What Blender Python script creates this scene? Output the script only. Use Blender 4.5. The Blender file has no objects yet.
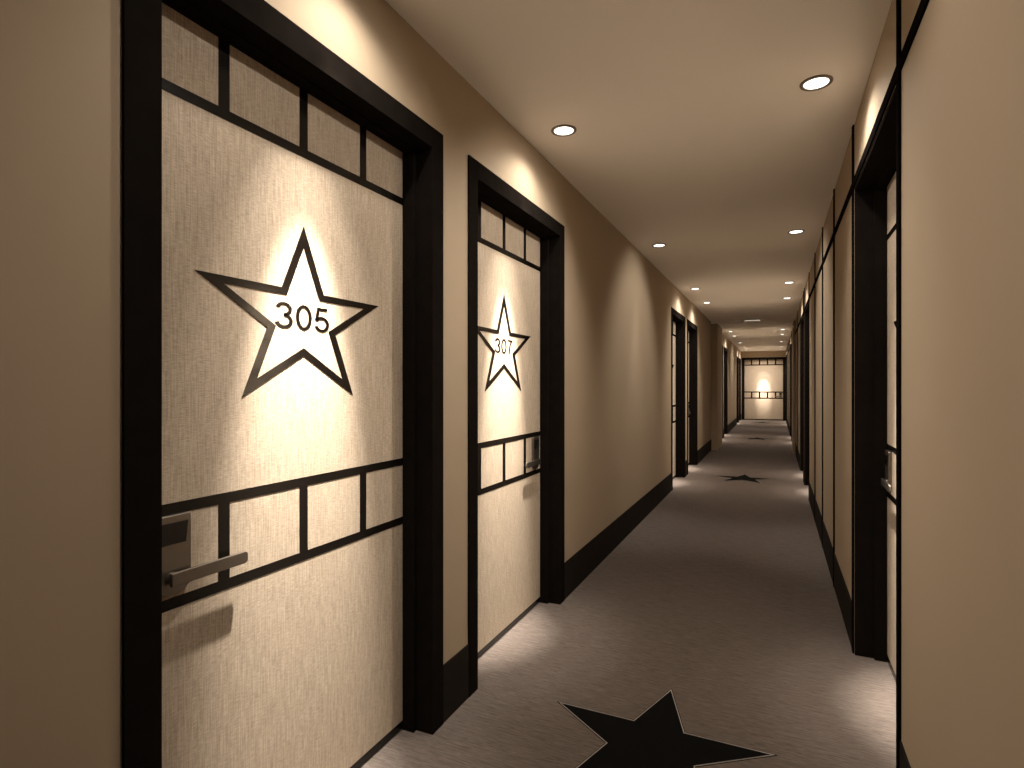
import bpy, bmesh, math, random
from mathutils import Vector, Matrix

random.seed(7)
PI = math.pi
scene = bpy.context.scene
COL = scene.collection

# ------------------------------------------------------------------ camera
CAM_H = 1.51
F_PX = 573.0
YAW = math.atan2(263.3, F_PX)
cam_data = bpy.data.cameras.new('camera')
cam = bpy.data.objects.new('camera', cam_data)
COL.objects.link(cam)
cam.location = (0, 0, CAM_H)
cam.rotation_euler = (PI / 2, 0, YAW)
cam_data.sensor_fit = 'HORIZONTAL'
cam_data.sensor_width = 36.0
cam_data.lens = F_PX / 1024.0 * 36.0
cam_data.shift_y = 1.1 / 1024.0
cam_data.clip_start = 0.02
scene.camera = cam

# ------------------------------------------------------------------ world, exposure
world = bpy.data.worlds.new('world')
scene.world = world
world.use_nodes = True
world.node_tree.nodes['Background'].inputs[0].default_value = (0.02, 0.016, 0.012, 1)
world.node_tree.nodes['Background'].inputs[1].default_value = 1.0
scene.view_settings.view_transform = 'Standard'
scene.view_settings.look = 'None'
scene.view_settings.gamma = 1.0
scene.view_settings.use_curve_mapping = False
scene.view_settings.exposure = 0.78

# ------------------------------------------------------------------ dimensions (metres)
XL = -1.352          # left wall face
XR = 0.404           # right wall face
CEIL = 2.976
YB, YE = -4.0, 26.9  # corridor ends
XC = (XL + XR) / 2
TH = 0.30            # wall thickness
BASE_H = 0.257
PERIOD = 7.57
D1, D2 = 1.503, 3.118            # door centres of the first pair, left side
LEFT_DOORS = [D1, D2, D1 + PERIOD, D2 + PERIOD, D1 + 2 * PERIOD, D2 + 2 * PERIOD, D1 + 3 * PERIOD, D2 + 3 * PERIOD]
RIGHT_DOORS = [3.092, D1 + PERIOD, D2 + PERIOD, D1 + 2 * PERIOD, D2 + 2 * PERIOD, D1 + 3 * PERIOD, D2 + 3 * PERIOD]
END_X = -0.463
LAMP_LX, LAMP_RX = -1.105, 0.18
# light tuning
P_NARROW, P_MID, P_FLOOD, P_CROSS = 950.0, 95.0, 25.0, 34.0
WARM = (1.0, 0.90, 0.785)

# ------------------------------------------------------------------ materials
def new_mat(name):
    m = bpy.data.materials.new(name)
    m.use_nodes = True
    nt = m.node_tree
    return m, nt, nt.nodes['Principled BSDF']

def simple(name, col, rough=0.5, metal=0.0, spec=0.5, var=0.0, scale=8.0, bump=0.0):
    m, nt, b = new_mat(name)
    b.inputs['Roughness'].default_value = rough
    b.inputs['Metallic'].default_value = metal
    b.inputs['Specular IOR Level'].default_value = spec
    tc = nt.nodes.new('ShaderNodeTexCoord')
    nz = nt.nodes.new('ShaderNodeTexNoise')
    nz.inputs['Scale'].default_value = scale
    nz.inputs['Detail'].default_value = 4
    nt.links.new(tc.outputs['Object'], nz.inputs['Vector'])
    mx = nt.nodes.new('ShaderNodeMix')
    mx.data_type = 'RGBA'
    mx.inputs['A'].default_value = [c * (1 - var) for c in col] + [1]
    mx.inputs['B'].default_value = [min(1, c * (1 + var)) for c in col] + [1]
    nt.links.new(nz.outputs['Fac'], mx.inputs['Factor'])
    nt.links.new(mx.outputs['Result'], b.inputs['Base Color'])
    if bump > 0:
        bp = nt.nodes.new('ShaderNodeBump')
        bp.inputs['Strength'].default_value = bump
        bp.inputs['Distance'].default_value = 0.002
        nt.links.new(nz.outputs['Fac'], bp.inputs['Height'])
        nt.links.new(bp.outputs['Normal'], b.inputs['Normal'])
    return m

def weave(name, dark, light, s1, s2, rough=0.85, bump=0.25, contrast=(0.3, 0.72), spec=0.2, patch=0.0):
    """two crossed families of stretched noise threads, object coordinates"""
    m, nt, b = new_mat(name)
    b.inputs['Roughness'].default_value = rough
    b.inputs['Specular IOR Level'].default_value = spec
    tc = nt.nodes.new('ShaderNodeTexCoord')
    facs = []
    for s in (s1, s2):
        mp = nt.nodes.new('ShaderNodeMapping')
        mp.inputs['Scale'].default_value = s
        nz = nt.nodes.new('ShaderNodeTexNoise')
        nz.inputs['Scale'].default_value = 1.0
        nz.inputs['Detail'].default_value = 3
        nz.inputs['Roughness'].default_value = 0.65
        nt.links.new(tc.outputs['Object'], mp.inputs['Vector'])
        nt.links.new(mp.outputs['Vector'], nz.inputs['Vector'])
        facs.append(nz.outputs['Fac'])
    ad = nt.nodes.new('ShaderNodeMath'); ad.operation = 'ADD'
    nt.links.new(facs[0], ad.inputs[0]); nt.links.new(facs[1], ad.inputs[1])
    hf = nt.nodes.new('ShaderNodeMath'); hf.operation = 'MULTIPLY'; hf.inputs[1].default_value = 0.5
    nt.links.new(ad.outputs[0], hf.inputs[0])
    cr = nt.nodes.new('ShaderNodeValToRGB')
    cr.color_ramp.elements[0].position = contrast[0]
    cr.color_ramp.elements[0].color = list(dark) + [1]
    cr.color_ramp.elements[1].position = contrast[1]
    cr.color_ramp.elements[1].color = list(light) + [1]
    nt.links.new(hf.outputs[0], cr.inputs['Fac'])
    nt.links.new(cr.outputs['Color'], b.inputs['Base Color'])
    bp = nt.nodes.new('ShaderNodeBump')
    bp.inputs['Strength'].default_value = bump
    bp.inputs['Distance'].default_value = 0.001
    nt.links.new(hf.outputs[0], bp.inputs['Height'])
    nt.links.new(bp.outputs['Normal'], b.inputs['Normal'])
    return m

def emitter(name, col, strength):
    m = bpy.data.materials.new(name)
    m.use_nodes = True
    nt = m.node_tree
    nt.nodes.clear()
    e = nt.nodes.new('ShaderNodeEmission')
    o = nt.nodes.new('ShaderNodeOutputMaterial')
    e.inputs[0].default_value = list(col) + [1]
    e.inputs[1].default_value = strength
    nt.links.new(e.outputs[0], o.inputs[0])
    return m

M_WALL = simple('beige_wallpaper', (0.41, 0.328, 0.236), 0.75, spec=0.1, var=0.02, scale=3.0)
M_CEIL = simple('ceiling_paint', (0.95, 0.915, 0.865), 0.9, spec=0.1, var=0.01, scale=2.0)
M_CARPET = weave('striped_carpet', (0.082, 0.066, 0.057), (0.215, 0.180, 0.159), (8, 130, 1), (26, 340, 1),
                 rough=0.95, bump=0.5, contrast=(0.34, 0.66), spec=0.1)
M_LINEN = weave('linen_door_fabric', (0.30, 0.237, 0.173), (0.59, 0.494, 0.386), (290, 1, 10), (50, 1, 430),
                rough=0.8, bump=0.3, contrast=(0.36, 0.64), spec=0.2)
M_DARK = simple('dark_stained_wood', (0.0105, 0.0085, 0.0072), 0.7, spec=0.0, var=0.35, scale=14.0)
M_BASE = simple('dark_stained_skirting', (0.019, 0.0155, 0.013), 0.65, spec=0.03, var=0.3, scale=9.0)
M_BAR = simple('dark_polished_bar', (0.007, 0.0055, 0.0045), 0.22, spec=0.3, var=0.1, scale=5.0)
M_STRIP = simple('black_joint_strip', (0.006, 0.005, 0.005), 0.8, spec=0.0, var=0.1, scale=5.0)
M_STAR = simple('dark_mirror_metal', (0.006, 0.0045, 0.0035), 0.10, spec=0.5, var=0.1, scale=4.0)
M_STEEL = simple('brushed_nickel', (0.24, 0.212, 0.182), 0.32, metal=0.9, var=0.06, scale=30.0)
M_BLACKGL = simple('black_reader_glass', (0.012, 0.010, 0.009), 0.15, spec=0.5)
M_CSTAR = simple('black_carpet_pile', (0.006, 0.006, 0.006), 0.95, spec=0.05, var=0.3, scale=120.0)
M_EDGE = simple('thin_steel_edging', (0.46, 0.44, 0.41), 0.4, metal=0.35, var=0.05)
M_RIM = simple('bronze_grey_lamp_rim', (0.24, 0.195, 0.155), 0.35, metal=0.6, var=0.05)
M_LAMP = emitter('glowing_lamp_lens', (1.0, 0.94, 0.85), 2.6)
M_GLOW = emitter('glowing_strip_lens', (1.0, 0.86, 0.70), 0.5)

# ------------------------------------------------------------------ mesh helpers
def box(bm, x0, x1, y0, y1, z0, z1):
    x0, x1 = sorted((x0, x1)); y0, y1 = sorted((y0, y1)); z0, z1 = sorted((z0, z1))
    v = [bm.verts.new(p) for p in ((x0, y0, z0), (x1, y0, z0), (x1, y1, z0), (x0, y1, z0),
                                   (x0, y0, z1), (x1, y0, z1), (x1, y1, z1), (x0, y1, z1))]
    for f in ((0, 3, 2, 1), (4, 5, 6, 7), (0, 1, 5, 4), (1, 2, 6, 5), (2, 3, 7, 6), (3, 0, 4, 7)):
        bm.faces.new([v[i] for i in f])

def prism(bm, pts, y0, y1):
    """closed outline pts (x,z) extruded along y"""
    a = [bm.verts.new((x, y0, z)) for x, z in pts]
    b = [bm.verts.new((x, y1, z)) for x, z in pts]
    n = len(pts)
    bm.faces.new(a); bm.faces.new(b[::-1])
    for i in range(n):
        j = (i + 1) % n
        bm.faces.new((a[i], b[i], b[j], a[j]))

def ring_prism(bm, outer, inner, t0, t1, axis='y'):
    def P(p, t):
        return (p[0], t, p[1]) if axis == 'y' else (p[0], p[1], t)
    n = len(outer)
    oa = [bm.verts.new(P(p, t0)) for p in outer]; ob = [bm.verts.new(P(p, t1)) for p in outer]
    ia = [bm.verts.new(P(p, t0)) for p in inner]; ib = [bm.verts.new(P(p, t1)) for p in inner]
    for i in range(n):
        j = (i + 1) % n
        bm.faces.new((oa[i], oa[j], ia[j], ia[i]))
        bm.faces.new((ob[i], ib[i], ib[j], ob[j]))
        bm.faces.new((oa[i], ob[i], ob[j], oa[j]))
        bm.faces.new((ia[i], ia[j], ib[j], ib[i]))

def lathe(bm, prof, seg=40, close=False):
    rings = []
    for r, z in prof:
        if r < 1e-6:
            rings.append([bm.verts.new((0, 0, z))])
        else:
            rings.append([bm.verts.new((r * math.cos(2 * PI * i / seg), r * math.sin(2 * PI * i / seg), z)) for i in range(seg)])
    pairs = list(zip(rings, rings[1:])) + ([(rings[-1], rings[0])] if close else [])
    for a, b in pairs:
        for i in range(seg):
            j = (i + 1) % seg
            if len(a) == 1 and len(b) == 1: continue
            if len(a) == 1: bm.faces.new((a[0], b[i], b[j]))
            elif len(b) == 1: bm.faces.new((a[i], a[j], b[0]))
            else: bm.faces.new((a[i], a[j], b[j], b[i]))

def obj(name, bm, mat, parent=None, bevel=0.0, smooth=False, seg=2):
    bmesh.ops.recalc_face_normals(bm, faces=bm.faces[:])
    me = bpy.data.meshes.new(name)
    bm.to_mesh(me); bm.free()
    me.materials.append(mat)
    if smooth:
        for p in me.polygons: p.use_smooth = True
    o = bpy.data.objects.new(name, me)
    COL.objects.link(o)
    if parent is not None: o.parent = parent
    if bevel > 0:
        md = o.modifiers.new('bevel', 'BEVEL')
        md.width = bevel; md.segments = seg; md.limit_method = 'ANGLE'; md.angle_limit = math.radians(40)
    return o

def struct(name, bm, mat, bevel=0.0):
    o = obj(name, bm, mat, None, bevel)
    o['kind'] = 'structure'
    return o

def star_pts(R, ratio=0.381966, sx=1.0, rot=PI / 2):
    out = []
    for i in range(10):
        r = R if i % 2 == 0 else R * ratio
        a = rot + i * PI / 5
        out.append((r * math.cos(a) * sx, r * math.sin(a)))
    return out

# ------------------------------------------------------------------ openings
LW, RW = 1.20, 1.28          # clear opening widths
L_HEAD, R_HEAD = 2.535, 2.617

def wall_with_openings(bm, x0, x1, centres, w, head):
    y = YB
    for c in centres:
        box(bm, x0, x1, y, c - w / 2, 0, CEIL)
        box(bm, x0, x1, c - w / 2, c + w / 2, head, CEIL)
        y = c + w / 2
    box(bm, x0, x1, y, YE + TH, 0, CEIL)

# the outer leaf of the left opening is lined by the frame, so the wall hole is as big as the frame
GAP = 0.0
bm = bmesh.new(); box(bm, XL - TH, XR + TH, YB - TH, YE + TH, -0.1, 0.0)
struct('floor', bm, M_CARPET)
bm = bmesh.new(); box(bm, XL - TH, XR + TH, YB - TH, YE + TH, CEIL, CEIL + 0.1)
struct('ceiling', bm, M_CEIL)
bm = bmesh.new(); wall_with_openings(bm, XL - TH, XL, LEFT_DOORS, LW + 0.06, L_HEAD + 0.03)
struct('wall_left', bm, M_WALL)
bm = bmesh.new(); wall_with_openings(bm, XR, XR + TH, RIGHT_DOORS, RW, R_HEAD)
struct('wall_right', bm, M_WALL)
bm = bmesh.new()
EW = 1.566 + 0.06
box(bm, XL, END_X - EW / 2, YE, YE + TH, 0, CEIL)
box(bm, END_X + EW / 2, XR, YE, YE + TH, 0, CEIL)
box(bm, END_X - EW / 2, END_X + EW / 2, YE, YE + TH, (L_HEAD + 0.03) * 1.03, CEIL)
struct('wall_end', bm, M_WALL)
bm = bmesh.new(); box(bm, XL - TH, XR + TH, YB - TH, YB, 0, CEIL)
struct('wall_behind', bm, M_WALL)

# pillars and the shallow beam across the corridor
PY0, PY1 = 14.0, 15.35
PLX, PRX = -1.215, 0.362
SOFF = CEIL - 0.045
bm = bmesh.new(); box(bm, XL, PLX, PY0, PY1, 0, SOFF)
struct('pillar_left', bm, M_WALL)
bm = bmesh.new(); box(bm, PRX, XR, PY0, PY1, 0, SOFF)
struct('pillar_right', bm, M_WALL)
bm = bmesh.new(); box(bm, XL, XR, PY0, PY1, SOFF, CEIL)
struct('beam', bm, M_CEIL)

# baseboards
def segments(centres, w, extra):
    """free stretches of wall between door frames and pillar"""
    cuts = sorted([(c - w / 2 - extra, c + w / 2 + extra) for c in centres] + [(PY0, PY1)])
    out = []; y = YB
    for a, b in cuts:
        if a - y > 0.02: out.append((y, a))
        y = max(y, b)
    if YE - y > 0.02: out.append((y, YE))
    return out
TRIM_W = 0.089
bm = bmesh.new()
for a, b in segments(LEFT_DOORS, LW, TRIM_W): box(bm, XL, XL + 0.006, a, b, 0, BASE_H)
struct('baseboard_left', bm, M_BASE)
STRIP = 0.044
bm = bmesh.new()
for a, b in segments(RIGHT_DOORS, RW, STRIP): box(bm, XR, XR - 0.006, a, b, 0, BASE_H)
struct('baseboard_right', bm, M_BASE)

# black joint strips of the right-hand wall panelling
P = 0.008
SZ0, SZ1 = R_HEAD, R_HEAD + 0.046
bm = bmesh.new()
box(bm, XR, XR - P, YB, PY0, SZ0, SZ1)
box(bm, XR, XR - P, PY1, YE, SZ0, SZ1)
struct('trim_1', bm, M_STRIP)
bm = bmesh.new()
joints = []
for c in RIGHT_DOORS:
    for s in (-1, 1):
        yc = c + s * (RW / 2 + STRIP / 2)
        joints.append((yc - STRIP / 2, yc + STRIP / 2))
for k in range(2):
    for y in (4.91, 6.05, 7.18):
        yy = y + 2 * PERIOD * k
        if yy < YE: joints.append((yy - STRIP / 2, yy + STRIP / 2))
for yy in (12.6,):
    joints.append((yy - STRIP / 2, yy + STRIP / 2))
for a, b in joints:
    box(bm, XR, XR - P - 0.001, a, b, 0, SZ0)
    box(bm, XR, XR - P - 0.001, a, b, SZ1, CEIL)
struct('trim_2', bm, M_STRIP)

# ------------------------------------------------------------------ doors
def rounded_plate(w, z0, z1, rtop, rbot, n=8):
    pts = []
    def arc(cx, cz, r, a0, a1):
        for i in range(n + 1):
            a = a0 + (a1 - a0) * i / n
            pts.append((cx + r * math.cos(a), cz + r * math.sin(a)))
    arc(w / 2 - rtop, z1 - rtop, rtop, 0, PI / 2)
    arc(-w / 2 + rtop, z1 - rtop, rtop, PI / 2, PI)
    arc(-w / 2 + rbot, z0 + rbot, rbot, PI, 1.5 * PI)
    arc(w / 2 - rbot, z0 + rbot, rbot, 1.5 * PI, 2 * PI)
    return pts

def ribbon(bm, pts, w, closed=False):
    """flat stroke of width w along pts (x, z), on the plane y = 0"""
    n = len(pts)
    L, Rr = [], []
    for i in range(n):
        p = Vector(pts[i])
        if closed:
            d0 = p - Vector(pts[i - 1]); d1 = Vector(pts[(i + 1) % n]) - p
        else:
            d0 = p - Vector(pts[i - 1]) if i else Vector(pts[1]) - p
            d1 = Vector(pts[i + 1]) - p if i < n - 1 else d0
        d0.normalize(); d1.normalize()
        n0 = Vector((-d0.y, d0.x)); n1 = Vector((-d1.y, d1.x))
        m = (n0 + n1)
        m = m / max(0.35, m.length_squared / 2)
        L.append(bm.verts.new((p.x + m.x * w / 2, 0, p.y + m.y * w / 2)))
        Rr.append(bm.verts.new((p.x - m.x * w / 2, 0, p.y - m.y * w / 2)))
    for i in range(n if closed else n - 1):
        j = (i + 1) % n
        bm.faces.new((L[i], L[j], Rr[j], Rr[i]))

def arc_pts(cx, cz, rx, rz, a0, a1, k=18):
    return [(cx + rx * math.cos(math.radians(a0 + (a1 - a0) * i / k)), cz + rz * math.sin(math.radians(a0 + (a1 - a0) * i / k))) for i in range(k + 1)]

DIGITS = {     # strokes inside a 0.56 x 1 cell
    '3': [arc_pts(0.265, 0.735, 0.205, 0.215, 165, -90) , arc_pts(0.265, 0.275, 0.235, 0.230, 90, -165)],
    '0': [arc_pts(0.28, 0.5, 0.225, 0.455, 0, 360)],
    '5': [[(0.475, 0.945), (0.145, 0.945), (0.075, 0.475)] , arc_pts(0.27, 0.315, 0.225, 0.265, 152, -160, 26)],
    '7': [[(0.045, 0.945), (0.505, 0.945)] + [(0.505 - 0.30 * math.sin(t / 8 * PI / 2) ** 0.8, 0.945 - 0.945 * t / 8) for t in range(1, 9)]],
}

def digits_bm(text, width, height):
    bm = bmesh.new()
    sw = 0.110
    for i, ch in enumerate(text):
        for st in DIGITS[ch]:
            closed = math.dist(st[0], st[-1]) < 1e-5
            pts = [(x + i * 0.66, z) for x, z in (st[:-1] if closed else st)]
            ribbon(bm, pts, sw, closed)
    xs = [v.co.x for v in bm.verts]; zs = [v.co.z for v in bm.verts]
    x0, x1, z0, z1 = min(xs), max(xs), min(zs), max(zs)
    for v in bm.verts:
        v.co.x = (v.co.x - (x0 + x1) / 2) / (x1 - x0) * width
        v.co.z = (v.co.z - (z0 + z1) / 2) / (z1 - z0) * height
    return bm

def door(name, loc, rot, w, head, label, bars, lock=None, star=True, number=None, flush=False, heavy=1.0):
    """local x = viewer's right, y = into the wall, origin on the floor at the wall face"""
    root = bpy.data.objects.new(name, None)
    COL.objects.link(root)
    root.location = loc; root.rotation_euler = (0, 0, rot)
    root['kind'] = 'structure'; root['label'] = label; root['category'] = 'door'
    hw = w / 2
    depth = 0.151 if flush else 0.134                       # face of the leaf
    bm = bmesh.new()
    if flush:
        # lining inside the opening only
        t = 0.022
        f0, f1 = 0.001, 0.26
        box(bm, -hw, -hw + t, f0, f1, 0, head); box(bm, hw - t, hw, f0, f1, 0, head)
        box(bm, -hw + t, hw - t, f0, f1, head - t, head)
        iw, ih = hw - t, head - t
    else:
        # proud architrave plus lining
        box(bm, -hw - TRIM_W, -hw, -0.009, 0.0, 0, head + TRIM_W)
        box(bm, hw, hw + TRIM_W, -0.009, 0.0, 0, head + TRIM_W)
        box(bm, -hw, hw, -0.009, 0.0, head, head + TRIM_W)
        t = 0.03
        box(bm, -hw - t, -hw, 0, 0.26, 0, head + t); box(bm, hw, hw + t, 0, 0.26, 0, head + t)
        box(bm, -hw, hw, 0, 0.26, head, head + t)
        iw, ih = hw, head
    obj('frame', bm, M_DARK, root, 0.0015)
    bm = bmesh.new()
    s = 0.022
    box(bm, -iw, -iw + s, depth - 0.060, depth - 0.002, 0, ih); box(bm, iw - s, iw, depth - 0.060, depth - 0.002, 0, ih)
    box(bm, -iw + s, iw - s, depth - 0.060, depth - 0.002, ih - 0.006, ih)
    obj('door_stop', bm, M_DARK, root, 0.001)
    # leaf
    bm = bmesh.new()
    box(bm, -iw + 0.003, iw - 0.003, depth, depth + 0.045, 0.006, ih - 0.003)
    leaf = obj('door_leaf', bm, M_LINEN, root)
    # dark lattice: upper row and middle band, one mesh each
    bw, bt = 0.038 * heavy, 0.031 * heavy
    y0, y1 = depth - 0.0012, depth
    zs = {'upper_grille': (2.314, ih), 'middle_band': (0.918, 1.175)}
    for nm, (za, zb) in zs.items():
        bm = bmesh.new()
        box(bm, -iw + 0.003, iw - 0.003, y0, y1, za - bt / 2, za + bt / 2)
        if nm == 'middle_band':
            box(bm, -iw + 0.003, iw - 0.003, y0, y1, zb - bt / 2, zb + bt / 2)
            za, zb = za + bt / 2, zb - bt / 2
        else:
            za, zb = za + bt / 2, zb - 0.003
        for x in bars: box(bm, x - bw / 2, x + bw / 2, y0, y1, za, zb)
        obj(nm, bm, M_BAR, root)
    bm = bmesh.new(); box(bm, -iw + 0.003, iw - 0.003, y0, y1, 0.006, 0.04)
    obj('bottom_rail', bm, M_BAR, root)
    if star:
        bm = bmesh.new()
        R, sx = 0.325, 1.331
        so = [(x, z + 1.7345) for x, z in star_pts(R, sx=sx)]
        si = [(x, z + 1.7345) for x, z in star_pts(R * 0.775, sx=sx)]
        ring_prism(bm, so, si, depth - 0.0018, depth)
        obj('star_emblem', bm, M_STAR, root)
    if number:
        bm = digits_bm(number, 0.248, 0.087)
        ext = bmesh.ops.extrude_face_region(bm, geom=bm.faces[:])
        for e in ext['geom']:
            if isinstance(e, bmesh.types.BMVert): e.co.y -= 0.0015
        for v in bm.verts:
            v.co.y += depth; v.co.z += 1.7435
        obj('room_number', bm, M_STAR, root)
    if lock:
        s = lock                        # -1: lock at the viewer's left, +1: right
        cx = s * (hw - 0.118)
        bm = bmesh.new()
        prism(bm, [(cx + x, z) for x, z in rounded_plate(0.104, 0.944, 1.160, 0.010, 0.045)], depth - 0.015, depth)
        plate = obj('lock_plate', bm, M_STEEL, root, 0.003, seg=3)
        bm = bmesh.new()
        q = -s
        prism(bm, [(cx - 0.041, 1.140), (cx + 0.041, 1.140), (cx + 0.035, 1.082), (cx - 0.035, 1.082)], depth - 0.0170, depth - 0.0150)
        obj('card_reader', bm, M_BLACKGL, plate, 0.0008)
        # spindle and flat lever pointing away from the jamb
        hz = 0.992
        sxp = cx - q * 0.004
        bm = bmesh.new()
        lathe(bm, [(0.0, 0.0), (0.0165, 0.0), (0.0165, 0.004), (0.0105, 0.0055), (0.0105, 0.0135), (0.0, 0.0135)], 24)
        bmesh.ops.transform(bm, matrix=Matrix.Translation((sxp, depth - 0.015, hz)) @ Matrix.Rotation(PI / 2, 4, 'X'), verts=bm.verts[:])
        obj('spindle', bm, M_STEEL, plate, smooth=False)
        bm = bmesh.new()
        L = 0.224
        pts = []
        r = 0.011
        for (px, pz, a0) in ((L - r, -0.018 + r, -PI / 2), (L - r, 0.018 - r, 0)):
            for i in range(7):
                a = a0 + PI / 2 * i / 6
                pts.append((px + r * math.cos(a), pz + r * math.sin(a)))
        pts += [(-0.016, 0.018), (-0.016, -0.018)]
        pts = [(sxp + q * x, hz + z) for x, z in pts]
        prism(bm, pts, depth - 0.038, depth - 0.028)
        lever = obj('lever', bm, M_STEEL, plate, 0.0025, seg=3)
    return root

B4 = (-0.3155, 0.0, 0.3155)
B5 = (-0.473, -0.158, 0.158, 0.473)
n = 0
left_info = [
    (-1, '305', 'linen door with dark star around number 305 and lever lock in dark frame'),
    (1, '307', 'linen door with dark star around number 307 in dark frame'),
    (-1, None, 'third door along the left wall, first of the far pair before the pillar'),
    (1, None, 'fourth door along the left wall, right before the beige pillar'),
    (-1, None, 'first door behind the left pillar'),
    (1, None, 'second door behind the left pillar'),
    (-1, None, 'next to last door on the left wall before the corridor end'),
    (1, None, 'last door on the left wall in the corner by the end door'),
]
for c, (lk, num, lab) in zip(LEFT_DOORS, left_info):
    n += 1
    door('door_%d' % n, (XL, c, 0), PI / 2, LW, L_HEAD, lab, B4, lk, True, num)
right_info = [
    (-1, 'nearest door in the right wall, deep black recess with steel lever lock'),
    (1, 'second door recess along the right panelled wall'),
    (-1, 'third door recess along the right panelled wall, before the right pillar'),
    (1, 'first door recess behind the right pillar'),
    (-1, 'second door recess behind the right pillar'),
    (1, 'next to last door recess on the right wall'),
    (-1, 'last door recess on the right wall by the end door'),
]
for c, (lk, lab) in zip(RIGHT_DOORS, right_info):
    n += 1
    door('door_%d' % n, (XR, c, 0), -PI / 2, RW, R_HEAD, lab, B4, lk, True, None, flush=True)
n += 1
door('door_%d' % n, (END_X, YE, 0), 0, 1.566, L_HEAD, 'linen door closing the far end of the corridor, without a star', B5, 1, False, None, heavy=1.45).scale = (1, 1, 1.03)

# ------------------------------------------------------------------ carpet stars
star_labels = ['large black star in the carpet between door 307 and the near right door',
               'black carpet star second from the viewer, before the far pair of doors',
               'small black carpet star just beyond the pillars',
               'tiny black carpet star at the foot of the end door']
for k in range(4):
    yc = 2.420 + PERIOD * k
    if k == 3: yc = 25.1
    root = bpy.data.objects.new('carpet_star', None)
    COL.objects.link(root)
    root.location = (-0.4686, yc, 0)
    root['label'] = star_labels[k]; root['category'] = 'carpet star'; root['group'] = 'black stars set in the carpet'
    bm = bmesh.new()
    pts = star_pts(0.503)
    a = [bm.verts.new((x, y, 0.0)) for x, y in pts]
    b = [bm.verts.new((x, y, 0.001)) for x, y in pts]
    ctr = bm.verts.new((0, 0, 0.001))
    for i in range(10):
        j = (i + 1) % 10
        bm.faces.new((a[i], a[j], b[j], b[i])); bm.faces.new((b[i], b[j], ctr))
    bm.faces.new(a[::-1])
    obj('star_inlay', bm, M_CSTAR, root)
    bm = bmesh.new()
    ring_prism(bm, star_pts(0.492), star_pts(0.479), 0.001, 0.0018, axis='z')
    obj('metal_edging', bm, M_EDGE, root)

# ------------------------------------------------------------------ downlights
def spot(parent, power, size, aim, loc, blend=1.0, radius=0.02):
    ld = bpy.data.lights.new('lamp_beam', 'SPOT')
    ld.energy = power; ld.color = WARM; ld.spot_size = math.radians(size); ld.spot_blend = blend
    ld.shadow_soft_size = radius
    lo = bpy.data.objects.new('lamp_beam', ld)
    COL.objects.link(lo)
    lo.parent = parent
    lo.location = loc
    d = Vector(aim)
    lo.rotation_euler = d.to_track_quat('-Z', 'Y').to_euler()
    return lo

def downlight(x, y, label, z=CEIL, accent=None, flood=1.0, cross=0, wide=150, narrow=30, group='recessed ceiling downlights'):
    root = bpy.data.objects.new('downlight', None)
    COL.objects.link(root)
    root.location = (x, y, z)
    root['label'] = label; root['category'] = 'ceiling light'; root['group'] = group
    bm = bmesh.new()
    lathe(bm, [(0.055, -0.004), (0.057, -0.007), (0.066, -0.009), (0.072, -0.006), (0.073, 0.0), (0.055, 0.0)], 40, close=True)
    obj('rim', bm, M_RIM, root, smooth=True)
    bm = bmesh.new()
    lathe(bm, [(0.0, 0.0), (0.0545, 0.0), (0.0545, -0.004), (0.042, -0.0075), (0.022, -0.010), (0.0, -0.0105)], 40)
    obj('lens', bm, M_LAMP, root, smooth=False)
    zl = -0.035
    if flood: spot(root, P_FLOOD * flood, wide, (0, 0, -1), (0, 0, zl), blend=0.8 if wide > 100 else 1.0, radius=0.03)
    if accent is not None:
        spot(root, P_NARROW * (narrow / 30) ** 1.4, narrow, accent, (0, 0, zl))
        spot(root, P_MID, 44, accent, (0, 0, zl))
    if cross: spot(root, P_CROSS * abs(cross), 80, (math.copysign(1.5, cross), 0, -1.15), (0, 0, zl), blend=0.7)
    return root

AIM = 1.62     # drop from lens to hot spot on the leaf
REACH = 0.360
left_lamps = [(D1, 'ceiling downlight over door 305'),
              (D2, 'large left ceiling downlight over door 307'),
              ((D2 + D1 + PERIOD) / 2, 'left ceiling downlight on the bare wall past door 307'),
              (D1 + PERIOD, 'left ceiling downlight over the third left door'),
              (D2 + PERIOD, 'left ceiling downlight over the fourth left door by the beam'),
              (D1 + 2 * PERIOD, 'first left ceiling downlight beyond the beam'),
              (D2 + 2 * PERIOD, 'second left ceiling downlight beyond the beam'),
              ((D2 + D1 + PERIOD) / 2 + 2 * PERIOD, 'third left ceiling downlight beyond the beam'),
              (D1 + 3 * PERIOD, 'fourth left ceiling downlight beyond the beam'),
              (D2 + 3 * PERIOD, 'last left ceiling downlight in the corner by the end door')]
for y, lab in left_lamps:
    isdoor = min(abs(y - c) for c in LEFT_DOORS) < 0.1
    downlight(LAMP_LX, y, lab, accent=(-REACH, 0, -AIM) if isdoor else None, cross=(0.7 if y == D1 else 0.85) if isdoor else 1.3, flood=0.66 if isdoor else 1.1, wide=146 if isdoor else 46, narrow=24.5)
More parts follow.
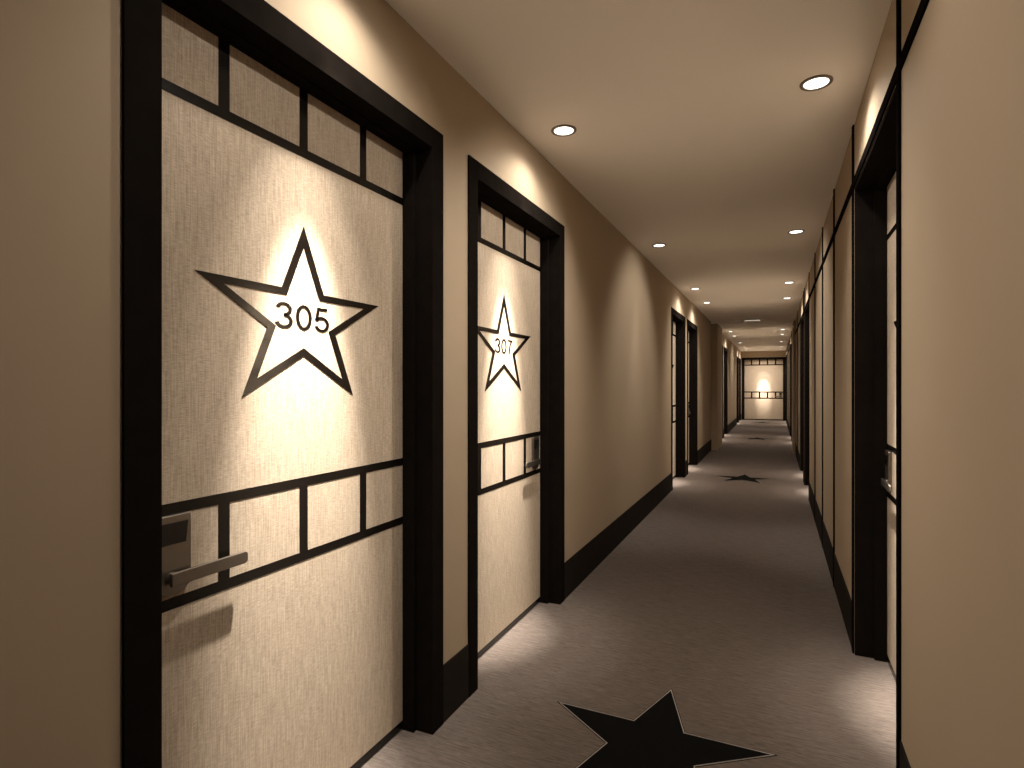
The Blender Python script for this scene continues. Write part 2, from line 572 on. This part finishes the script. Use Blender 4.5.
right_lamps = [(D2 + 0.02, 'largest ceiling downlight, right, over the nearest right door'),
               ((D2 + D1 + PERIOD) / 2, 'right ceiling downlight over the panels past the nearest right door'),
               (D1 + PERIOD, 'right ceiling downlight over the second right door'),
               (D2 + PERIOD, 'right ceiling downlight over the third right door by the beam'),
               (D1 + 2 * PERIOD, 'first right ceiling downlight beyond the beam'),
               (D2 + 2 * PERIOD, 'second right ceiling downlight beyond the beam'),
               ((D2 + D1 + PERIOD) / 2 + 2 * PERIOD, 'third right ceiling downlight beyond the beam'),
               (D1 + 3 * PERIOD, 'fourth right ceiling downlight beyond the beam'),
               (D2 + 3 * PERIOD, 'last right ceiling downlight in the corner by the end door')]
for y, lab in right_lamps:
    isdoor = min(abs(y - c) for c in RIGHT_DOORS) < 0.1
    downlight(LAMP_RX, y, lab, accent=(REACH * 1.12, 0, -AIM) if isdoor else None, cross=-1.5 if isdoor else -1.3, flood=0.66 if isdoor else 1.1, wide=146 if isdoor else 46, narrow=27)
downlight(END_X, YE - 0.72, 'central ceiling downlight right over the end door', accent=(0, 0.86, -1.75), flood=2.6, narrow=22)
# one added fill lamp out of view, then the corridor behind the viewer
downlight(LAMP_RX, D1, 'added unseen fill lamp across from door 305', cross=-0.75, flood=0.1)  # made-up lamp, put in for its cross beam on the opposite door's upper cells
downlight(LAMP_LX, (D2 + D1 + PERIOD) / 2 - PERIOD, 'ceiling downlight behind the viewer on the left', flood=0.7, wide=100)
downlight(LAMP_RX, (D2 + D1 + PERIOD) / 2 - PERIOD, 'ceiling downlight behind the viewer on the right', flood=0.7, wide=100)

# slim lit strip on the face of the beam
root = bpy.data.objects.new('strip_light', None)
COL.objects.link(root)
root.location = (XC + 0.005, PY0, SOFF + 0.034)
root['label'] = 'slim lit strip on the face of the ceiling beam'; root['category'] = 'strip light'
bm = bmesh.new(); box(bm, -0.165, 0.165, -0.012, 0.0, -0.009, 0.009)
obj('housing', bm, M_RIM, root, 0.002)
bm = bmesh.new(); box(bm, -0.158, 0.158, -0.016, -0.012, -0.006, 0.006)
obj('lens', bm, M_GLOW, root)
